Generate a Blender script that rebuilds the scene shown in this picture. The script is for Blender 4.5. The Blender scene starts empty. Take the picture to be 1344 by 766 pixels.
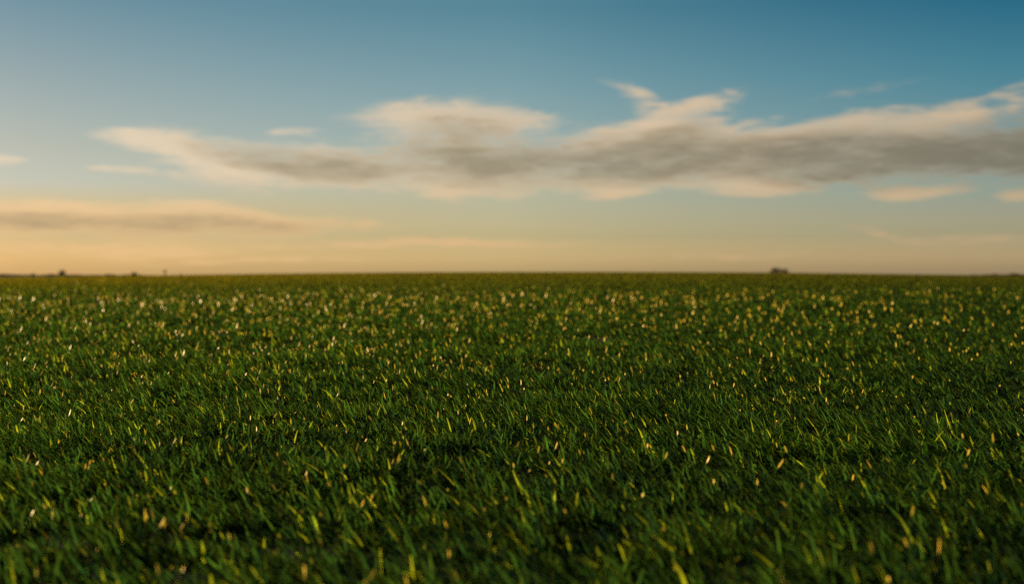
import bpy, math, random
import numpy as np
from math import radians, sin, cos, tan, atan, atan2, exp, pi

rng = np.random.default_rng(11)
random.seed(5)
S = bpy.context.scene
COL = S.collection

# ------------------------------------------------------------------ scale of the view
FPX = 1866.7            # focal length of the 50 mm lens in pixels of a 1344 px wide frame
HZ = 361.5              # row of the level line
CAM_H = 0.50
SUN_AZ, SUN_EL = -64.0, 14.0     # degrees, azimuth from +Y, negative to the left


def tag(o, label, cat, group=None, kind=None):
    o['label'] = label
    o['category'] = cat
    if group:
        o['group'] = group
    if kind:
        o['kind'] = kind
    return o


# ------------------------------------------------------------------ terrain
def sstep(a, b, x):
    t = np.clip((x - a) / (b - a), 0, 1)
    return t * t * (3 - 2 * t)


def vnoise(x, y, seed):
    """smooth value noise in the range 0..1"""
    r = np.random.default_rng(seed)
    tab = r.random((256, 256))
    xi = np.floor(x).astype(int)
    yi = np.floor(y).astype(int)
    fx = x - xi
    fy = y - yi
    fx = fx * fx * (3 - 2 * fx)
    fy = fy * fy * (3 - 2 * fy)
    a = tab[xi & 255, yi & 255]
    b = tab[(xi + 1) & 255, yi & 255]
    c = tab[xi & 255, (yi + 1) & 255]
    d = tab[(xi + 1) & 255, (yi + 1) & 255]
    return (a * (1 - fx) + b * fx) * (1 - fy) + (c * (1 - fx) + d * fx) * fy


def terrain(x, y):
    """gently domed field: crest about 190 m out, falling off to the left and the right"""
    d = np.hypot(x, y)
    az = np.degrees(np.arctan2(x, y))
    g = np.exp(-(np.abs(az - 2.1) / 18.7) ** 2.5)
    rise = sstep(10, 215, d) * (1 - sstep(215, 420, d))
    near = 1 - sstep(40, 90, d)
    bumps = (vnoise(x * 1.6 + 40, y * 1.1 + 40, 31) - 0.5) * 0.035 + (vnoise(x * 4.1, y * 3.0, 32) - 0.5) * 0.020
    return 0.97 * g * rise + bumps * near


# ------------------------------------------------------------------ node helpers
def new_mat(name):
    m = bpy.data.materials.new(name)
    m.use_nodes = True
    nt = m.node_tree
    nt.nodes.clear()
    return m, nt


def link(nt, a, b):
    nt.links.new(a, b)


def ground_material():
    m, nt = new_mat('soil_under_grass')
    N = nt.nodes
    out = N.new('ShaderNodeOutputMaterial')
    bs = N.new('ShaderNodeBsdfPrincipled')
    bs.inputs['Roughness'].default_value = 0.95
    bs.inputs['Specular IOR Level'].default_value = 0.1
    tc = N.new('ShaderNodeTexCoord')
    no = N.new('ShaderNodeTexNoise')
    no.inputs['Scale'].default_value = 3.0
    no.inputs['Detail'].default_value = 8
    cr = N.new('ShaderNodeValToRGB')
    cr.color_ramp.elements[0].position = 0.3
    cr.color_ramp.elements[0].color = (0.006, 0.010, 0.004, 1)
    cr.color_ramp.elements[1].position = 0.75
    cr.color_ramp.elements[1].color = (0.016, 0.022, 0.007, 1)
    link(nt, tc.outputs['Object'], no.inputs['Vector'])
    link(nt, no.outputs['Fac'], cr.inputs['Fac'])
    link(nt, cr.outputs['Color'], bs.inputs['Base Color'])
    link(nt, bs.outputs[0], out.inputs[0])
    return m


def grass_material():
    m, nt = new_mat('grass_blade')
    N = nt.nodes
    out = N.new('ShaderNodeOutputMaterial')
    at = N.new('ShaderNodeAttribute')
    at.attribute_name = 'blade_colour'
    bs = N.new('ShaderNodeBsdfPrincipled')
    bs.inputs['Roughness'].default_value = 0.55
    bs.inputs['Specular IOR Level'].default_value = 0.0
    link(nt, at.outputs['Color'], bs.inputs['Base Color'])
    tr = N.new('ShaderNodeBsdfTranslucent')
    mul = N.new('ShaderNodeMixRGB')
    mul.blend_type = 'MULTIPLY'
    mul.inputs['Fac'].default_value = 1
    mul.inputs['Color2'].default_value = (4.9, 4.4, 0.9, 1)
    link(nt, at.outputs['Color'], mul.inputs['Color1'])
    link(nt, mul.outputs[0], tr.inputs['Color'])
    mx = N.new('ShaderNodeMixShader')
    mx.inputs[0].default_value = 0.48
    link(nt, bs.outputs[0], mx.inputs[1])
    link(nt, tr.outputs[0], mx.inputs[2])
    link(nt, mx.outputs[0], out.inputs[0])
    return m


def simple_mat(name, c1, c2, scale, rough=0.9):
    m, nt = new_mat(name)
    N = nt.nodes
    out = N.new('ShaderNodeOutputMaterial')
    bs = N.new('ShaderNodeBsdfPrincipled')
    bs.inputs['Roughness'].default_value = rough
    bs.inputs['Specular IOR Level'].default_value = 0.2
    tc = N.new('ShaderNodeTexCoord')
    no = N.new('ShaderNodeTexNoise')
    no.inputs['Scale'].default_value = scale
    no.inputs['Detail'].default_value = 4
    cr = N.new('ShaderNodeValToRGB')
    cr.color_ramp.elements[0].position = 0.35
    cr.color_ramp.elements[1].position = 0.65
    cr.color_ramp.elements[0].color = (*c1, 1)
    cr.color_ramp.elements[1].color = (*c2, 1)
    link(nt, tc.outputs['Object'], no.inputs['Vector'])
    link(nt, no.outputs['Fac'], cr.inputs['Fac'])
    link(nt, cr.outputs['Color'], bs.inputs['Base Color'])
    link(nt, bs.outputs[0], out.inputs[0])
    return m


# ------------------------------------------------------------------ mesh helper
def mesh_from(name, verts, quads, mat, smooth=False, parent=None):
    """verts (n,3) array, quads (m,4) array"""
    me = bpy.data.meshes.new(name)
    nv, nq = len(verts), len(quads)
    me.vertices.add(nv)
    me.vertices.foreach_set('co', np.ascontiguousarray(verts, dtype=np.float32).ravel())
    me.loops.add(nq * 4)
    me.loops.foreach_set('vertex_index', np.ascontiguousarray(quads, dtype=np.int32).ravel())
    me.polygons.add(nq)
    me.polygons.foreach_set('loop_start', np.arange(0, nq * 4, 4, dtype=np.int32))
    me.polygons.foreach_set('loop_total', np.full(nq, 4, dtype=np.int32))
    if smooth:
        me.polygons.foreach_set('use_smooth', np.ones(nq, dtype=bool))
    me.update(calc_edges=True)
    me.materials.append(mat)
    o = bpy.data.objects.new(name, me)
    COL.objects.link(o)
    if parent:
        o.parent = parent
    return o


# ------------------------------------------------------------------ ground sheet
def build_ground():
    rings = np.concatenate([[0.0], np.geomspace(0.4, 6000, 150)])
    nsec = 240
    ang = np.linspace(0, 2 * pi, nsec, endpoint=False)
    R, A = np.meshgrid(rings, ang, indexing='ij')
    x, y = R * np.sin(A), R * np.cos(A)
    z = terrain(x, y)
    v = np.stack([x, y, z], -1).reshape(-1, 3)
    q = []
    for i in range(len(rings) - 1):
        a = i * nsec + np.arange(nsec)
        b = i * nsec + (np.arange(nsec) + 1) % nsec
        q.append(np.stack([b, a, a + nsec, b + nsec], -1))
    q = np.concatenate(q)
    g = mesh_from('ground', v, q, ground_material(), smooth=True)
    return tag(g, 'wide gently domed field of dark soil under the grass', 'ground', kind='structure')


# ------------------------------------------------------------------ grass
GRASS_DENSITY = 16000.0


def density(d):
    return GRASS_DENSITY * np.minimum(1.0, (5.0 / d) ** 1.95)


def build_grass(mat):
    all_v, all_q, all_c = [], [], []
    base = 0
    bands = [(1.0, 7.5, 4), (7.5, 20, 2), (20, 60, 2), (60, 420, 1)]
    for (d0, d1, seg) in bands:
        # sample distances by area x density on a fan a little wider than the view
        dd = np.linspace(d0, d1, 4000)
        half = 0.40 * dd + 1.2
        pdf = density(dd) * 2 * half
        cdf = np.cumsum(pdf) * (dd[1] - dd[0])
        n = int(cdf[-1])
        y = np.interp(rng.random(n) * cdf[-1], cdf, dd)
        x = (rng.random(n) * 2 - 1) * (0.40 * y + 1.2)
        # tufts: pull blades together a little
        tx = (vnoise(x * 9, y * 9, 1) - 0.5) * 0.09
        ty = (vnoise(x * 9, y * 9, 2) - 0.5) * 0.09
        x, y = x + tx, y + ty
        d = np.hypot(x, y)
        z = terrain(x, y)
        ws = np.sqrt(GRASS_DENSITY / density(d)) ** 0.92
        patch = vnoise(x * 2.2, y * 1.6, 3) * 0.6 + vnoise(x * 0.6, y * 0.5, 4) * 0.4
        clump = vnoise(x * 8, y * 6, 7)
        h = (0.022 + 0.024 * rng.random(n) ** 1.6) * (0.52 + 0.42 * patch + 0.72 * clump)
        lit_look = rng.random(n) < 0.34          # bright and dark blade colours paint in sunlit and shaded grass
        tall = rng.random(n) < 0.07
        h = np.where(lit_look, h * 1.22, h)
        h = np.where(tall, h * 1.55, h)
        w = (0.0025 + 0.0026 * rng.random(n)) * ws * np.where(tall | lit_look, 1.35, 1.0)
        h = h * np.minimum(1 + 0.10 * (ws - 1), 1.6)
        # wind-combed lean, mostly to the left and a little away
        ang0 = radians(180 - 20) + (vnoise(x * 1.3, y * 1.0, 5) - 0.5) * 2.4
        ang = ang0 + rng.normal(0, 1.0, n) * np.where(tall, 0.45, 0.9)
        lean = np.clip(rng.normal(0.85, 0.32, n), 0.05, 1.4)
        bend = np.clip(rng.normal(0.70, 0.40, n), -0.1, 1.6)
        lean = np.where(tall, np.clip(lean + 0.25, 0, 1.3), lean)
        lx, ly = np.cos(ang), np.sin(ang)
        # flat of the blade: across the lean, with some twist
        tw = ang + pi / 2 + rng.normal(0, 0.5, n)
        wx, wy = np.cos(tw), np.sin(tw)
        twist = rng.normal(0, 0.5, n)
        # colour per blade
        t = rng.random(n)
        k = rng.random(n)
        col = np.empty((n, 3), np.float32)
        g1 = np.array([0.0017, 0.0090, 0.0120])  # blue raised so dark blades carry the teal of skylit shade
        g2 = np.array([0.0060, 0.0205, 0.0100])
        g3 = np.array([0.034, 0.052, 0.010])
        mixv = np.clip(t * 0.8 + (patch - 0.5) * 0.5, 0, 1)[:, None]
        col[:] = g1 * (1 - mixv) + g2 * mixv
        col[k < 0.10] = g3
        # far blades are tinted yellow-olive to paint in the low sun's golden glow
        far_glow = (sstep(14, 120, d) * (0.45 + 0.3 * patch) * np.clip(1.0 - x / y, 0.65, 1.2))[:, None]
        col[:] = col * (1 - far_glow) + np.array([0.050, 0.040, 0.0065]) * far_glow
        nseg = seg
        V = np.empty((n, nseg + 1, 2, 3), np.float32)
        px, py, pz = x.copy(), y.copy(), z - 0.004
        for s in range(nseg + 1):
            f = s / nseg
            if s > 0:
                a = lean * 0.9 + bend * (f - 0.5 / nseg)
                a = np.clip(a, 0, 1.75)
                L = h * 1.12 / nseg
                px = px + lx * np.sin(a) * L
                py = py + ly * np.sin(a) * L
                pz = pz + np.cos(a) * L
            prof = (0.75 + 0.5 * f) if f < 0.5 else (1.0 - (f - 0.5) * 1.25)
            if nseg == 1:
                prof = 0.9 if s == 0 else 0.55
            ca, sa = np.cos(twist * f), np.sin(twist * f)
            ux, uy = wx * ca - wy * sa, wx * sa + wy * ca
            hw = w * 0.5 * prof
            V[:, s, 0] = np.stack([px - ux * hw, py - uy * hw, pz], -1)
            V[:, s, 1] = np.stack([px + ux * hw, py + uy * hw, pz], -1)
        nv = (nseg + 1) * 2
        b = base + np.arange(n) * nv
        for s in range(nseg):
            o = 2 * s
            all_q.append(np.stack([b + o, b + o + 1, b + o + 3, b + o + 2], -1))
        all_v.append(V.reshape(-1, 3))
        mult = np.where(lit_look, rng.uniform(1.3, 3.5, n), rng.uniform(0.13, 0.42, n))
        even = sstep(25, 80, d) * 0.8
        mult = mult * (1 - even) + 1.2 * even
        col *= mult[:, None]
        col = np.where(lit_look[:, None], col * np.array([1.25, 1.0, 0.7]), col).astype(np.float32)
        # blades yellow toward their cut tips, which also paints in a sunlit look
        cv = np.repeat(col[:, None, :], nseg + 1, axis=1)
        f_ = (np.arange(nseg + 1) / nseg)[None, :, None] ** 2 * (0.15 + 0.55 * rng.random(n))[:, None, None]
        cv = cv * (1 - f_) + np.array([0.024, 0.038, 0.009], np.float32) * f_
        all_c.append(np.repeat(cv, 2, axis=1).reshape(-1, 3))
        base += n * nv
    v = np.concatenate(all_v)
    q = np.concatenate(all_q)
    c = np.concatenate(all_c)
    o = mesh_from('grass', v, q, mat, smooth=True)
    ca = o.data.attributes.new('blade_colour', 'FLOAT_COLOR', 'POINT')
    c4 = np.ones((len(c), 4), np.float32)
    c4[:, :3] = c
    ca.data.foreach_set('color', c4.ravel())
    print('grass verts', len(v), 'quads', len(q))
    return tag(o, 'dense short green grass with sunlit golden tips covering the whole field', 'grass', kind='stuff')


# ------------------------------------------------------------------ dry straw tips that catch the low sun
def tip_material():
    m, nt = new_mat('dry_straw_tip')
    N = nt.nodes
    out = N.new('ShaderNodeOutputMaterial')
    at = N.new('ShaderNodeAttribute')
    at.attribute_name = 'blade_colour'
    bs = N.new('ShaderNodeBsdfPrincipled')
    bs.inputs['Roughness'].default_value = 0.45
    bs.inputs['Specular IOR Level'].default_value = 0.24
    bs.inputs['Specular Tint'].default_value = (1.0, 0.68, 0.28, 1)
    link(nt, at.outputs['Color'], bs.inputs['Base Color'])
    tr = N.new('ShaderNodeBsdfTranslucent')
    link(nt, at.outputs['Color'], tr.inputs['Color'])
    mx = N.new('ShaderNodeMixShader')
    mx.inputs[0].default_value = 0.3
    link(nt, bs.outputs[0], mx.inputs[1])
    link(nt, tr.outputs[0], mx.inputs[2])
    link(nt, mx.outputs[0], out.inputs[0])
    return m


def build_tips():
    dd = np.linspace(1.2, 75, 6000)
    half = 0.40 * dd + 1.2
    dens = 62.0 * np.minimum(1.0, (6.5 / dd) ** 1.7) * (1 - 0.9 * sstep(22, 50, dd))
    cdf = np.cumsum(dens * 2 * half) * (dd[1] - dd[0])
    n = int(cdf[-1])
    y = np.interp(rng.random(n) * cdf[-1], cdf, dd)
    x = (rng.random(n) * 2 - 1) * (0.40 * y + 1.2)
    keep = rng.random(n) < np.clip(0.64 - x / y * 1.25, 0.22, 1.0)   # more kept at left, imitating stronger glints toward the sun
    x, y = x[keep], y[keep]
    n = len(x)
    d = np.hypot(x, y)
    ws = np.clip(d / 5.5, 1.0, 4.5) ** 1.2  # tips enlarged with distance so their blurred glints look brighter
    patch = vnoise(x * 2.2, y * 1.6, 3) * 0.6 + vnoise(x * 0.6, y * 0.5, 4) * 0.4
    clump = vnoise(x * 8, y * 6, 7)
    top = terrain(x, y) + 0.029 * (0.52 + 0.42 * patch + 0.72 * clump) * (1.2 + 0.9 * rng.random(n))
    L = (0.007 + 0.022 * rng.random(n) ** 1.9) * ws ** 0.6
    w = (0.0032 + 0.0028 * rng.random(n)) * ws
    # the flats face half-way between the sun and the viewer's side, widely scattered
    na = np.arctan2(-0.58, -0.76) + rng.normal(0, 0.45, n)
    tilt = rng.normal(0.05, 0.35, n)
    side = np.stack([-np.sin(na), np.cos(na), np.zeros(n)], -1)
    roll = rng.normal(0, 0.35, n)
    up = np.stack([np.cos(na) * np.sin(tilt), np.sin(na) * np.sin(tilt), np.cos(tilt)], -1)
    up, side = up * np.cos(roll)[:, None] + side * np.sin(roll)[:, None], side * np.cos(roll)[:, None] - up * np.sin(roll)[:, None]
    nrm = np.cross(side, up)
    base = np.stack([x, y, top - 0.025], -1)
    V = np.empty((n, 5, 2, 3), np.float32)
    # a thin stalk coming up out of the grass, then the broad dry tip, slightly curled
    for s_, (f, wf) in enumerate([(-1.0, 0.03), (0.0, 0.03), (0.35, 1.0), (0.75, 0.95), (1.0, 0.35)]):
        off = (np.full(n, f * 0.03) if f < 0 else f * L)[:, None]
        c = base + up * (off + 0.025) + nrm * (0.12 * max(f, 0) ** 2 * L)[:, None]
        V[:, s_, 0] = c - side * (w * 0.5 * wf)[:, None]
        V[:, s_, 1] = c + side * (w * 0.5 * wf)[:, None]
    b = np.arange(n) * 10
    q = np.concatenate([np.stack([b + 2 * k, b + 2 * k + 1, b + 2 * k + 3, b + 2 * k + 2], -1) for k in range(4)])
    o = mesh_from('dry_grass_tips', V.reshape(-1, 3), q, tip_material(), smooth=True)
    t = rng.random(n)[:, None]
    col = np.array([0.84, 0.52, 0.05]) * t + np.array([0.78, 0.54, 0.04]) * (1 - t)
    c4 = np.ones((n, 10, 4), np.float32)
    c4[:, :, :3] = col[:, None, :]
    c4[:, :4, :3] = np.array([0.10, 0.13, 0.03])
    ca = o.data.attributes.new('blade_colour', 'FLOAT_COLOR', 'POINT')
    ca.data.foreach_set('color', c4.ravel())
    print('tips', n)
    return tag(o, 'golden dry blade tips glinting among the green grass', 'dry grass', kind='stuff')


# ------------------------------------------------------------------ trees on the skyline
def tube(path, radii, n=6):
    """closed-ended tapered tube as verts, quads"""
    vs, qs = [], []
    for (p, r) in zip(path, radii):
        for k in range(n):
            a = 2 * pi * k / n
            vs.append((p[0] + r * cos(a), p[1] + r * sin(a), p[2]))
    for i in range(len(path) - 1):
        for k in range(n):
            k2 = (k + 1) % n
            qs.append((i * n + k, i * n + k2, (i + 1) * n + k2, (i + 1) * n + k))
    return vs, qs


def skyline_xy(px, dist):
    az = atan((px - 672) / FPX)
    return dist * sin(az), dist * cos(az)


def make_tree(kind, px, dist, height, width, mats, label, cat, group, seed, leafy=1.0, low=0.25):
    r = random.Random(seed)
    x, y = skyline_xy(px, dist)
    e = bpy.data.objects.new(kind, None)
    COL.objects.link(e)
    e.location = (x, y, float(terrain(np.array([x]), np.array([y]))[0]))
    tag(e, label, cat, group)
    vs, qs = [], []

    def add(p, rad, n=6):
        a, b = tube(p, rad, n)
        o = len(vs)
        vs.extend(a)
        qs.extend([tuple(i + o for i in f) for f in b])
    tr = 0.045 * height
    top = height * 0.8
    trunk = [(0, 0, -0.3), (0.01 * height, 0, height * 0.2), (-0.01 * height, 0.01 * height, height * 0.5), (0, 0, top)]
    add(trunk, [tr * 1.3, tr, tr * 0.6, tr * 0.15], 8)
    clumps = []
    nl = 11
    for i in range(nl):
        a = r.uniform(0, 2 * pi)
        z0 = height * r.uniform(low, 0.62)
        L = width * 0.5 * r.uniform(0.55, 0.95)
        up = height * r.uniform(0.08, 0.30)
        p = [(0, 0, z0), (cos(a) * L * 0.5, sin(a) * L * 0.5, z0 + up * 0.6), (cos(a) * L, sin(a) * L, min(z0 + up, height * 0.95))]
        add(p, [tr * 0.45, tr * 0.3, tr * 0.08], 5)
        clumps.append((p[2], r.uniform(0.16, 0.27)))
        clumps.append((p[1], r.uniform(0.12, 0.22)))
    clumps.append(((0, 0, top), 0.2))
    mesh_from('trunk', np.array(vs), np.array(qs), mats[0], True, e)
    # crown: many small leaf faces gathered in uneven clumps
    lv, lq = [], []
    for (c, rad) in clumps:
        rad *= width
        for _ in range(int(95 * leafy)):
            u = np.array([r.gauss(0, 1), r.gauss(0, 1), r.gauss(0, 0.8)])
            u = u / (np.linalg.norm(u) + 1e-6) * rad * r.random() ** 0.5
            p = np.array(c) + u
            if p[2] < height * low * 0.5:
                continue
            s = width * r.uniform(0.018, 0.035)
            a1 = np.array([r.gauss(0, 1), r.gauss(0, 1), r.gauss(0, 1)])
            a1 /= np.linalg.norm(a1)
            a2 = np.cross(a1, [r.gauss(0, 1), r.gauss(0, 1), r.gauss(0, 1)])
            a2 /= np.linalg.norm(a2) + 1e-6
            o = len(lv)
            lv += [p - a1 * s, p + a2 * s * 0.6, p + a1 * s, p - a2 * s * 0.6]
            lq.append((o, o + 1, o + 2, o + 3))
    mesh_from('crown', np.array(lv), np.array(lq), mats[1], False, e)
    return e


def make_hedge(name, px0, px1, dist, height, mat, label, cat, seed):
    """a far-off hedgerow that reads as one dark strip: leaf faces through a long uneven volume"""
    r = np.random.default_rng(seed)
    x0, y0 = skyline_xy(px0, dist)
    x1, y1 = skyline_xy(px1, dist)
    n = 16000
    t = r.random(n)
    hh = height * (0.45 + 0.75 * vnoise(t * 60, t * 0 + 3, seed) ** 1.3)
    x = x0 + (x1 - x0) * t + r.normal(0, 1.2, n)
    y = y0 + (y1 - y0) * t + r.normal(0, 2.0, n)
    hh = hh * (1 - 0.75 * sstep(0.45, 1.0, t if px0 < 672 else 1 - t))
    z = hh * r.random(n) ** 0.8
    s = r.uniform(0.25, 0.6, n)[:, None]
    a1 = r.normal(0, 1, (n, 3))
    a1 /= np.linalg.norm(a1, axis=1)[:, None]
    a2 = np.cross(a1, r.normal(0, 1, (n, 3)))
    a2 /= np.linalg.norm(a2, axis=1)[:, None]
    p = np.stack([x, y, z], -1)
    v = np.stack([p - a1 * s, p + a2 * s * .7, p + a1 * s, p - a2 * s * .7], 1).reshape(-1, 3)
    q = np.arange(n * 4).reshape(n, 4)
    o = mesh_from(name, v, q, mat)
    return tag(o, label, cat, kind='stuff')


# ------------------------------------------------------------------ sky
def build_world():
    w = bpy.data.worlds.new('World')
    S.world = w
    w.use_nodes = True
    nt = w.node_tree
    N = nt.nodes
    N.clear()

    def inp(sock, v):
        if isinstance(v, (int, float)):
            sock.default_value = v
        elif isinstance(v, tuple):
            sock.default_value = v
        else:
            nt.links.new(v, sock)

    def math_(op, a, b=None, c=None, clamp=False):
        n = N.new('ShaderNodeMath')
        n.operation = op
        n.use_clamp = clamp
        inp(n.inputs[0], a)
        if b is not None:
            inp(n.inputs[1], b)
        if c is not None:
            inp(n.inputs[2], c)
        return n.outputs[0]

    def ramp(v, a, b, lo=0.0, hi=1.0, kind='SMOOTHSTEP'):
        n = N.new('ShaderNodeMapRange')
        n.interpolation_type = kind
        inp(n.inputs[0], v)
        n.inputs[1].default_value = a
        n.inputs[2].default_value = b
        n.inputs[3].default_value = lo
        n.inputs[4].default_value = hi
        return n.outputs[0]

    def mixc(f, a, b, mode='MIX'):
        n = N.new('ShaderNodeMixRGB')
        n.blend_type = mode
        inp(n.inputs[0], f)
        inp(n.inputs[1], a)
        inp(n.inputs[2], b)
        return n.outputs[0]

    def comb(x, y, z=0.0):
        n = N.new('ShaderNodeCombineXYZ')
        inp(n.inputs[0], x)
        inp(n.inputs[1], y)
        inp(n.inputs[2], z)
        return n.outputs[0]

    def noise(vec, scale, detail=4, rough=0.55, dist=0.0):
        n = N.new('ShaderNodeTexNoise')
        inp(n.inputs['Vector'], vec)
        n.inputs['Scale'].default_value = scale
        n.inputs['Detail'].default_value = detail
        n.inputs['Roughness'].default_value = rough
        n.inputs['Distortion'].default_value = dist
        return n.outputs['Fac']

    tc = N.new('ShaderNodeTexCoord')
    sx = N.new('ShaderNodeSeparateXYZ')
    nt.links.new(tc.outputs['Generated'], sx.inputs[0])
    X, Y, Z = sx.outputs
    az = math_('MULTIPLY', math_('ARCTAN2', X, Y), 180 / pi)
    el = math_('MULTIPLY', math_('ARCSINE', Z), 180 / pi)

    sky = N.new('ShaderNodeTexSky')
    sky.sky_type = 'NISHITA'
    sky.sun_disc = False
    sky.sun_elevation = radians(SUN_EL)
    sky.sun_rotation = radians(SUN_AZ)
    sky.air_density = 1.0
    sky.dust_density = 1.5
    sky.ozone_density = 1.5
    skyc = sky.outputs[0]
    def grade(col):
        n = N.new('ShaderNodeValToRGB')
        nt.links.new(elf, n.inputs[0])
        r = n.color_ramp
        while len(r.elements) < len(SKY_GRADE):
            r.elements.new(0.5)
        for e_, row in zip(r.elements, SKY_GRADE):
            e_.position = row[0] / 12.0
            e_.color = tuple(v / 4 for v in row[1 + col]) + (1,)
        return n.outputs[0]

    elf = math_('DIVIDE', el, 12.0, clamp=True)
    gL, gC, gR = grade(0), grade(1), grade(2)
    g = mixc(ramp(az, -19, 0, kind='LINEAR'), gL, gC)
    g = mixc(ramp(az, 0, 19, kind='LINEAR'), g, gR)
    g = mixc(1.0, g, (4.0, 4.0, 4.0, 1), 'MULTIPLY')
    skyc = mixc(1.0, skyc, g, 'MULTIPLY')

    # ---- clouds: layout in degrees of azimuth and elevation
    def deg(px, py):
        a = atan((px - 672) / FPX)
        e = atan((HZ - py) / FPX * cos(a))
        return a * 180 / pi, e * 180 / pi

    P0 = comb(az, el)
    # domain warp
    wa = noise(comb(math_('MULTIPLY', az, 0.16), math_('MULTIPLY', el, 0.42), 3.1), 1.0, 3, 0.5)
    wb = noise(comb(math_('MULTIPLY', az, 0.16), math_('MULTIPLY', el, 0.42), 9.7), 1.0, 3, 0.5)
    PX = math_('ADD', az, math_('MULTIPLY', math_('SUBTRACT', wa, 0.5), 2.6))
    PY = math_('ADD', el, math_('MULTIPLY', math_('SUBTRACT', wb, 0.5), 1.0))
    P = comb(PX, PY)

    def ell(px, py, rx, ry, rot, soft=0.0, wgt=1.0, pos=P):
        n = N.new('ShaderNodeMapping')
        n.vector_type = 'TEXTURE'
        nt.links.new(pos, n.inputs['Vector'])
        a, e = deg(px, py)
        k = 180 / pi / FPX
        n.inputs['Location'].default_value = (a, e, 0)
        n.inputs['Rotation'].default_value = (0, 0, radians(rot))
        n.inputs['Scale'].default_value = (rx * k, ry * k, 1)
        l = N.new('ShaderNodeVectorMath')
        l.operation = 'LENGTH'
        nt.links.new(n.outputs[0], l.inputs[0])
        return ramp(l.outputs['Value'], soft, 1.0, wgt, 0.0)

    def union(lst):
        acc = math_('SUBTRACT', 1.0, lst[0])
        for v in lst[1:]:
            acc = math_('MULTIPLY', acc, math_('SUBTRACT', 1.0, v))
        return math_('SUBTRACT', 1.0, acc)

    A = [ell(*a) for a in CLOUD_BODY]
    D = [ell(*a) for a in CLOUD_CORE]
    F = union(A)
    T = union(D)
    # combed streaks rising slightly to the right, plus softer lumps
    mp = N.new('ShaderNodeMapping')
    nt.links.new(P0, mp.inputs['Vector'])
    mp.inputs['Rotation'].default_value = (0, 0, radians(-6))
    mp.inputs['Scale'].default_value = (0.26, 1.0, 1)
    n1 = noise(mp.outputs[0], 0.6, 3, 0.5, 0.5)
    n2 = noise(mp.outputs[0], 1.9, 3, 0.55, 0.9)
    mp2 = N.new('ShaderNodeMapping')
    nt.links.new(P0, mp2.inputs['Vector'])
    mp2.inputs['Rotation'].default_value = (0, 0, radians(-9))
    mp2.inputs['Scale'].default_value = (0.20, 1.0, 1)
    mp2.inputs['Location'].default_value = (7.3, 2.2, 0)
    n3 = noise(mp2.outputs[0], 4.2, 3, 0.55, 0.5)
    n1 = math_('SUBTRACT', n1, 0.5)
    n2 = math_('SUBTRACT', n2, 0.5)
    n3 = math_('SUBTRACT', n3, 0.5)
    nz = math_('ADD', math_('MULTIPLY', n1, 1.5), math_('ADD', math_('MULTIPLY', n2, 1.5), math_('MULTIPLY', n3, 0.9)))
    # thick middles stay closed, edges fray
    dens = math_('ADD', F, math_('MULTIPLY', nz, ramp(F, 0.45, 1.0, 1.0, 0.35)))
    alpha = ramp(dens, 0.0, 1.15)
    alpha = math_('MULTIPLY', alpha, ramp(F, 0.0, 0.55))
    nt_ = math_('ADD', math_('MULTIPLY', n1, 0.8), math_('ADD', math_('MULTIPLY', n2, 0.7), math_('MULTIPLY', n3, 0.6)))
    thick = ramp(math_('ADD', T, nt_), -0.15, 1.15)
    thick = math_('MULTIPLY', thick, ramp(T, 0.0, 0.35))
    # lit vapour is warmer and brighter toward the sun, and yellower near the horizon
    side = ramp(az, -16, 18, kind='LINEAR')
    lit = mixc(side, CLOUD_LIT_NEAR, CLOUD_LIT_FAR)
    lit = mixc(ramp(el, 4.6, 1.6), lit, mixc(side, CLOUD_LIT_LOW, CLOUD_LIT_LOW_FAR))
    core = mixc(side, CLOUD_CORE_NEAR, CLOUD_CORE_FAR)
    core = mixc(ramp(el, 4.0, 1.2), core, CLOUD_CORE_LOW)
    cc = mixc(thick, lit, core)
    al = math_('MULTIPLY', alpha, ramp(thick, 0, 0.6, 0.86, 0.97))
    final = mixc(al, skyc, cc)
    bg = N.new('ShaderNodeBackground')
    bg.inputs['Strength'].default_value = SKY_STRENGTH
    nt.links.new(final, bg.inputs['Color'])
    out = N.new('ShaderNodeOutputWorld')
    nt.links.new(bg.outputs[0], out.inputs[0])
    w.cycles.sampling_method = 'MANUAL'
    w.cycles.sample_map_resolution = 1024


SKY_STRENGTH = 0.05
# elevation, then the grading of the clear sky at the left, middle and right of the view
SKY_GRADE = [
    (0.66, (1.363, 1.164, 0.927), (2.097, 1.838, 1.433), (2.297, 1.913, 1.626)),
    (1.58, (1.045, 0.959, 0.871), (1.485, 1.396, 1.215), (1.428, 1.378, 1.32)),
    (2.5, (1.063, 0.885, 0.704), (1.3, 1.243, 1.189), (1.198, 1.191, 1.246)),
    (3.58, (0.891, 0.91, 1.042), (1.167, 1.154, 1.142), (0.882, 1.045, 1.159)),
    (4.96, (0.826, 0.815, 0.858), (0.975, 1.043, 1.085), (0.656, 0.928, 1.052)),
    (7.72, (0.643, 0.702, 0.739), (0.669, 0.885, 0.937), (0.311, 0.741, 0.892)),
    (10.6, (0.418, 0.588, 0.651), (0.388, 0.704, 0.76), (0.107, 0.5, 0.674)),
]
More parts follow.
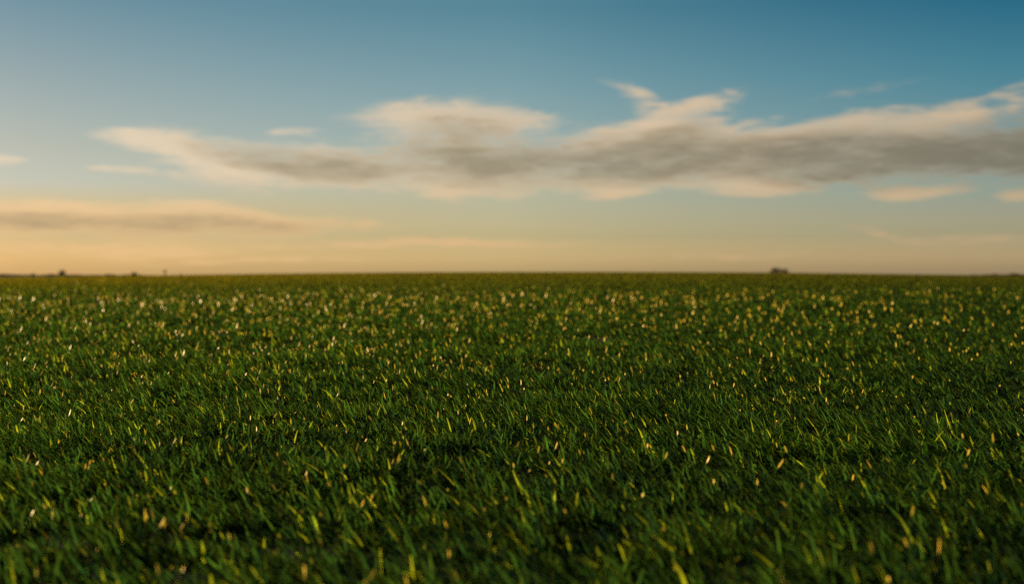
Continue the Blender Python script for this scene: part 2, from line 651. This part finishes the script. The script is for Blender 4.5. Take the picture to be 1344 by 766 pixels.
# px, py (of the cloud's place on the sky), half-width, half-height, tilt in degrees, inner plateau, weight
CLOUD_BODY = [
    # left middle cloud
    (185, 186, 110, 22, -6, 0.0, 0.9), (285, 208, 160, 44, -14, 0.0, 0.9), (400, 220, 180, 44, -8, 0.0, 0.95),
    (300, 240, 120, 28, -8, 0.0, 0.7), (490, 224, 160, 38, -6, 0.0, 0.85), (170, 225, 70, 11, -2, 0.0, 0.75),
    # middle cloud
    (560, 158, 180, 40, 4, 0.0, 0.95), (650, 162, 125, 36, 0, 0.0, 0.9), (610, 200, 180, 50, -4, 0.0, 0.9),
    (640, 222, 200, 48, -2, 0.05, 0.9), (600, 248, 140, 22, -2, 0.0, 0.75),
    # right of the middle
    (790, 190, 140, 50, 8, 0.05, 0.95), (880, 205, 220, 62, 2, 0.1, 0.95), (910, 140, 120, 22, 16, 0.0, 0.95),
    (890, 168, 170, 26, 12, 0.0, 0.8), (815, 114, 84, 17, -18, 0.0, 0.55), (860, 140, 76, 26, -22, 0.0, 0.55), (780, 238, 150, 30, 0, 0.0, 0.75),
    # far right
    (1120, 162, 160, 38, 8, 0.0, 0.95), (1200, 198, 290, 66, 3, 0.15, 0.98), (1010, 205, 190, 54, 2, 0.1, 0.95),
    (1250, 148, 170, 28, 8, 0.0, 0.85), (1400, 196, 230, 64, 4, 0.1, 0.97), (1310, 120, 120, 13, 9, 0.0, 0.5), (1130, 117, 120, 14, 8, 0.0, 0.36),
    (1010, 155, 90, 14, 14, 0.0, 0.55),
    # small lit puffs under the bank
    (806, 253, 64, 17, 1, 0.1, 0.9), (985, 245, 125, 22, 1, 0.1, 0.9), (1200, 253, 88, 15, 3, 0.1, 0.9), (1335, 255, 62, 14, 3, 0.1, 0.9),
    # thin wisps
    (380, 177, 60, 10, -6, 0.0, 0.65), (10, 211, 72, 12, 0, 0.0, 0.8),
    # low left bank
    (60, 291, 320, 36, 0, 0.1, 0.95), (330, 292, 260, 28, -2, 0.1, 0.97), (250, 275, 140, 17, -4, 0.0, 0.75), (40, 274, 130, 15, 2, 0.0, 0.75),
    # faint low bands
    (590, 321, 280, 11, 0.5, 0.0, 0.95), (1165, 311, 95, 13, -12, 0.0, 0.6), (1290, 314, 130, 18, 0, 0.0, 0.5), (130, 326, 360, 15, 1, 0.0, 0.75),
    (485, 297, 30, 9, 0, 0.0, 0.7), (330, 340, 300, 9, 0, 0.0, 0.5), (900, 338, 300, 9, 0, 0.0, 0.45),
]
CLOUD_CORE = [
    (330, 207, 150, 26, -10, 0.0, 0.65), (440, 222, 170, 32, -5, 0.0, 0.85), (610, 168, 120, 26, 0, 0.0, 0.5),
    (630, 212, 210, 52, -3, 0.0, 0.95), (800, 208, 170, 52, 2, 0.0, 0.85), (900, 206, 210, 50, 2, 0.0, 0.85),
    (1060, 207, 190, 48, 3, 0.05, 0.85), (1220, 202, 290, 62, 4, 0.1, 0.97), (1400, 198, 230, 74, 5, 0.1, 0.97),
    (60, 296, 300, 24, 0, 0.0, 0.8), (310, 296, 220, 18, -2, 0.0, 0.75), (910, 168, 110, 16, 12, 0.0, 0.3),
]
CLOUD_LIT_NEAR = (8.4, 6.7, 4.7, 1)
CLOUD_LIT_FAR = (7.0, 5.0, 3.05, 1)
CLOUD_LIT_LOW = (8.6, 5.5, 2.6, 1)
CLOUD_LIT_LOW_FAR = (5.6, 3.9, 2.2, 1)
CLOUD_CORE_NEAR = (4.1, 3.35, 2.1, 1)
CLOUD_CORE_FAR = (2.1, 1.88, 1.36, 1)
CLOUD_CORE_LOW = (5.1, 3.65, 1.95, 1)


# ------------------------------------------------------------------ build
build_ground()
build_grass(grass_material())
build_tips()

bark = simple_mat('bark', (0.05, 0.035, 0.025), (0.09, 0.065, 0.045), 2.0)
leaf_dark = simple_mat('crown_leaves', (0.045, 0.040, 0.018), (0.085, 0.065, 0.028), 0.8)
leaf_russet = simple_mat('rust_brown_leaves', (0.06, 0.040, 0.018), (0.10, 0.065, 0.030), 0.8)
leaf_brown = simple_mat('russet_leaves', (0.08, 0.05, 0.025), (0.13, 0.08, 0.04), 0.8)
GT = 'trees on the skyline'
make_tree('tree', 81, 1400, 6.6, 7.5, (bark, leaf_dark), 'round dark tree rising above the hedgerow at the left end of the skyline', 'tree', GT, 1, 1.0, 0.12)
make_tree('tree', 217, 1400, 6.8, 4.2, (bark, leaf_dark), 'narrow upright dark tree standing alone at the end of the hedgerow', 'tree', GT, 2, 0.8, 0.2)
make_tree('bush', 177, 1400, 3.6, 6.5, (bark, leaf_dark), 'low spreading bush between the round tree and the narrow tree', 'bush', 'bushes on the skyline', 3, 1.0, 0.1)
make_tree('bush', 237, 1400, 2.6, 3.5, (bark, leaf_dark), 'tiny bush just right of the narrow tree on the skyline', 'bush', 'bushes on the skyline', 4, 0.6, 0.1)
make_tree('bush', 43, 1400, 2.8, 4.5, (bark, leaf_brown), 'small brown bush left of the round dark tree', 'bush', 'bushes on the skyline', 8, 0.6, 0.1)
make_tree('tree', 1017, 1300, 7.7, 10.0, (bark, leaf_russet), 'denser darker tree, left one of the pair showing over the field crest', 'tree', GT, 5, 1.2, 0.02)
make_tree('tree', 1029, 1310, 7.2, 10.0, (bark, leaf_brown), 'thinner brown tree, right one of the pair showing over the field crest', 'tree', GT, 6, 0.8, 0.02)
make_hedge('hedgerow', -60, 290, 1450, 1.7, leaf_dark, 'dark distant hedgerow along the left horizon', 'hedgerow', 21)
make_hedge('hedgerow', 1245, 1420, 1450, 2.3, leaf_brown, 'brown distant hedgerow along the right horizon', 'hedgerow', 22)

build_world()

# sun
sl = bpy.data.lights.new('sun', 'SUN')
sl.energy = 5.0
sl.angle = radians(0.55)
sl.color = (1.0, 0.79, 0.48)
so = bpy.data.objects.new('sun', sl)
COL.objects.link(so)
a, e = radians(SUN_AZ), radians(SUN_EL)
from mathutils import Vector
dirv = Vector((sin(a) * cos(e), cos(a) * cos(e), sin(e)))
so.rotation_euler = dirv.to_track_quat('Z', 'Y').to_euler()
so.location = dirv * 50

# camera
cd = bpy.data.cameras.new('camera')
cd.lens = 50
cd.sensor_width = 36
cd.clip_start = 0.05
cd.clip_end = 20000
cd.dof.use_dof = True
cd.dof.focus_distance = 4.9
cd.dof.aperture_fstop = 3.0
co = bpy.data.objects.new('camera', cd)
COL.objects.link(co)
co.location = (0, 0, CAM_H)
pitch = atan((383 - HZ) / FPX)
co.rotation_euler = (pi / 2 - pitch, 0, 0)
S.camera = co

S.view_settings.view_transform = 'Standard'
S.view_settings.look = 'None'
S.view_settings.exposure = 1.0
S.view_settings.gamma = 1
S.render.engine = 'CYCLES'
S.cycles.max_bounces = 6
S.cycles.diffuse_bounces = 3
S.cycles.glossy_bounces = 2
S.cycles.transmission_bounces = 3
S.cycles.use_denoising = False
S.cycles.sample_clamp_indirect = 4
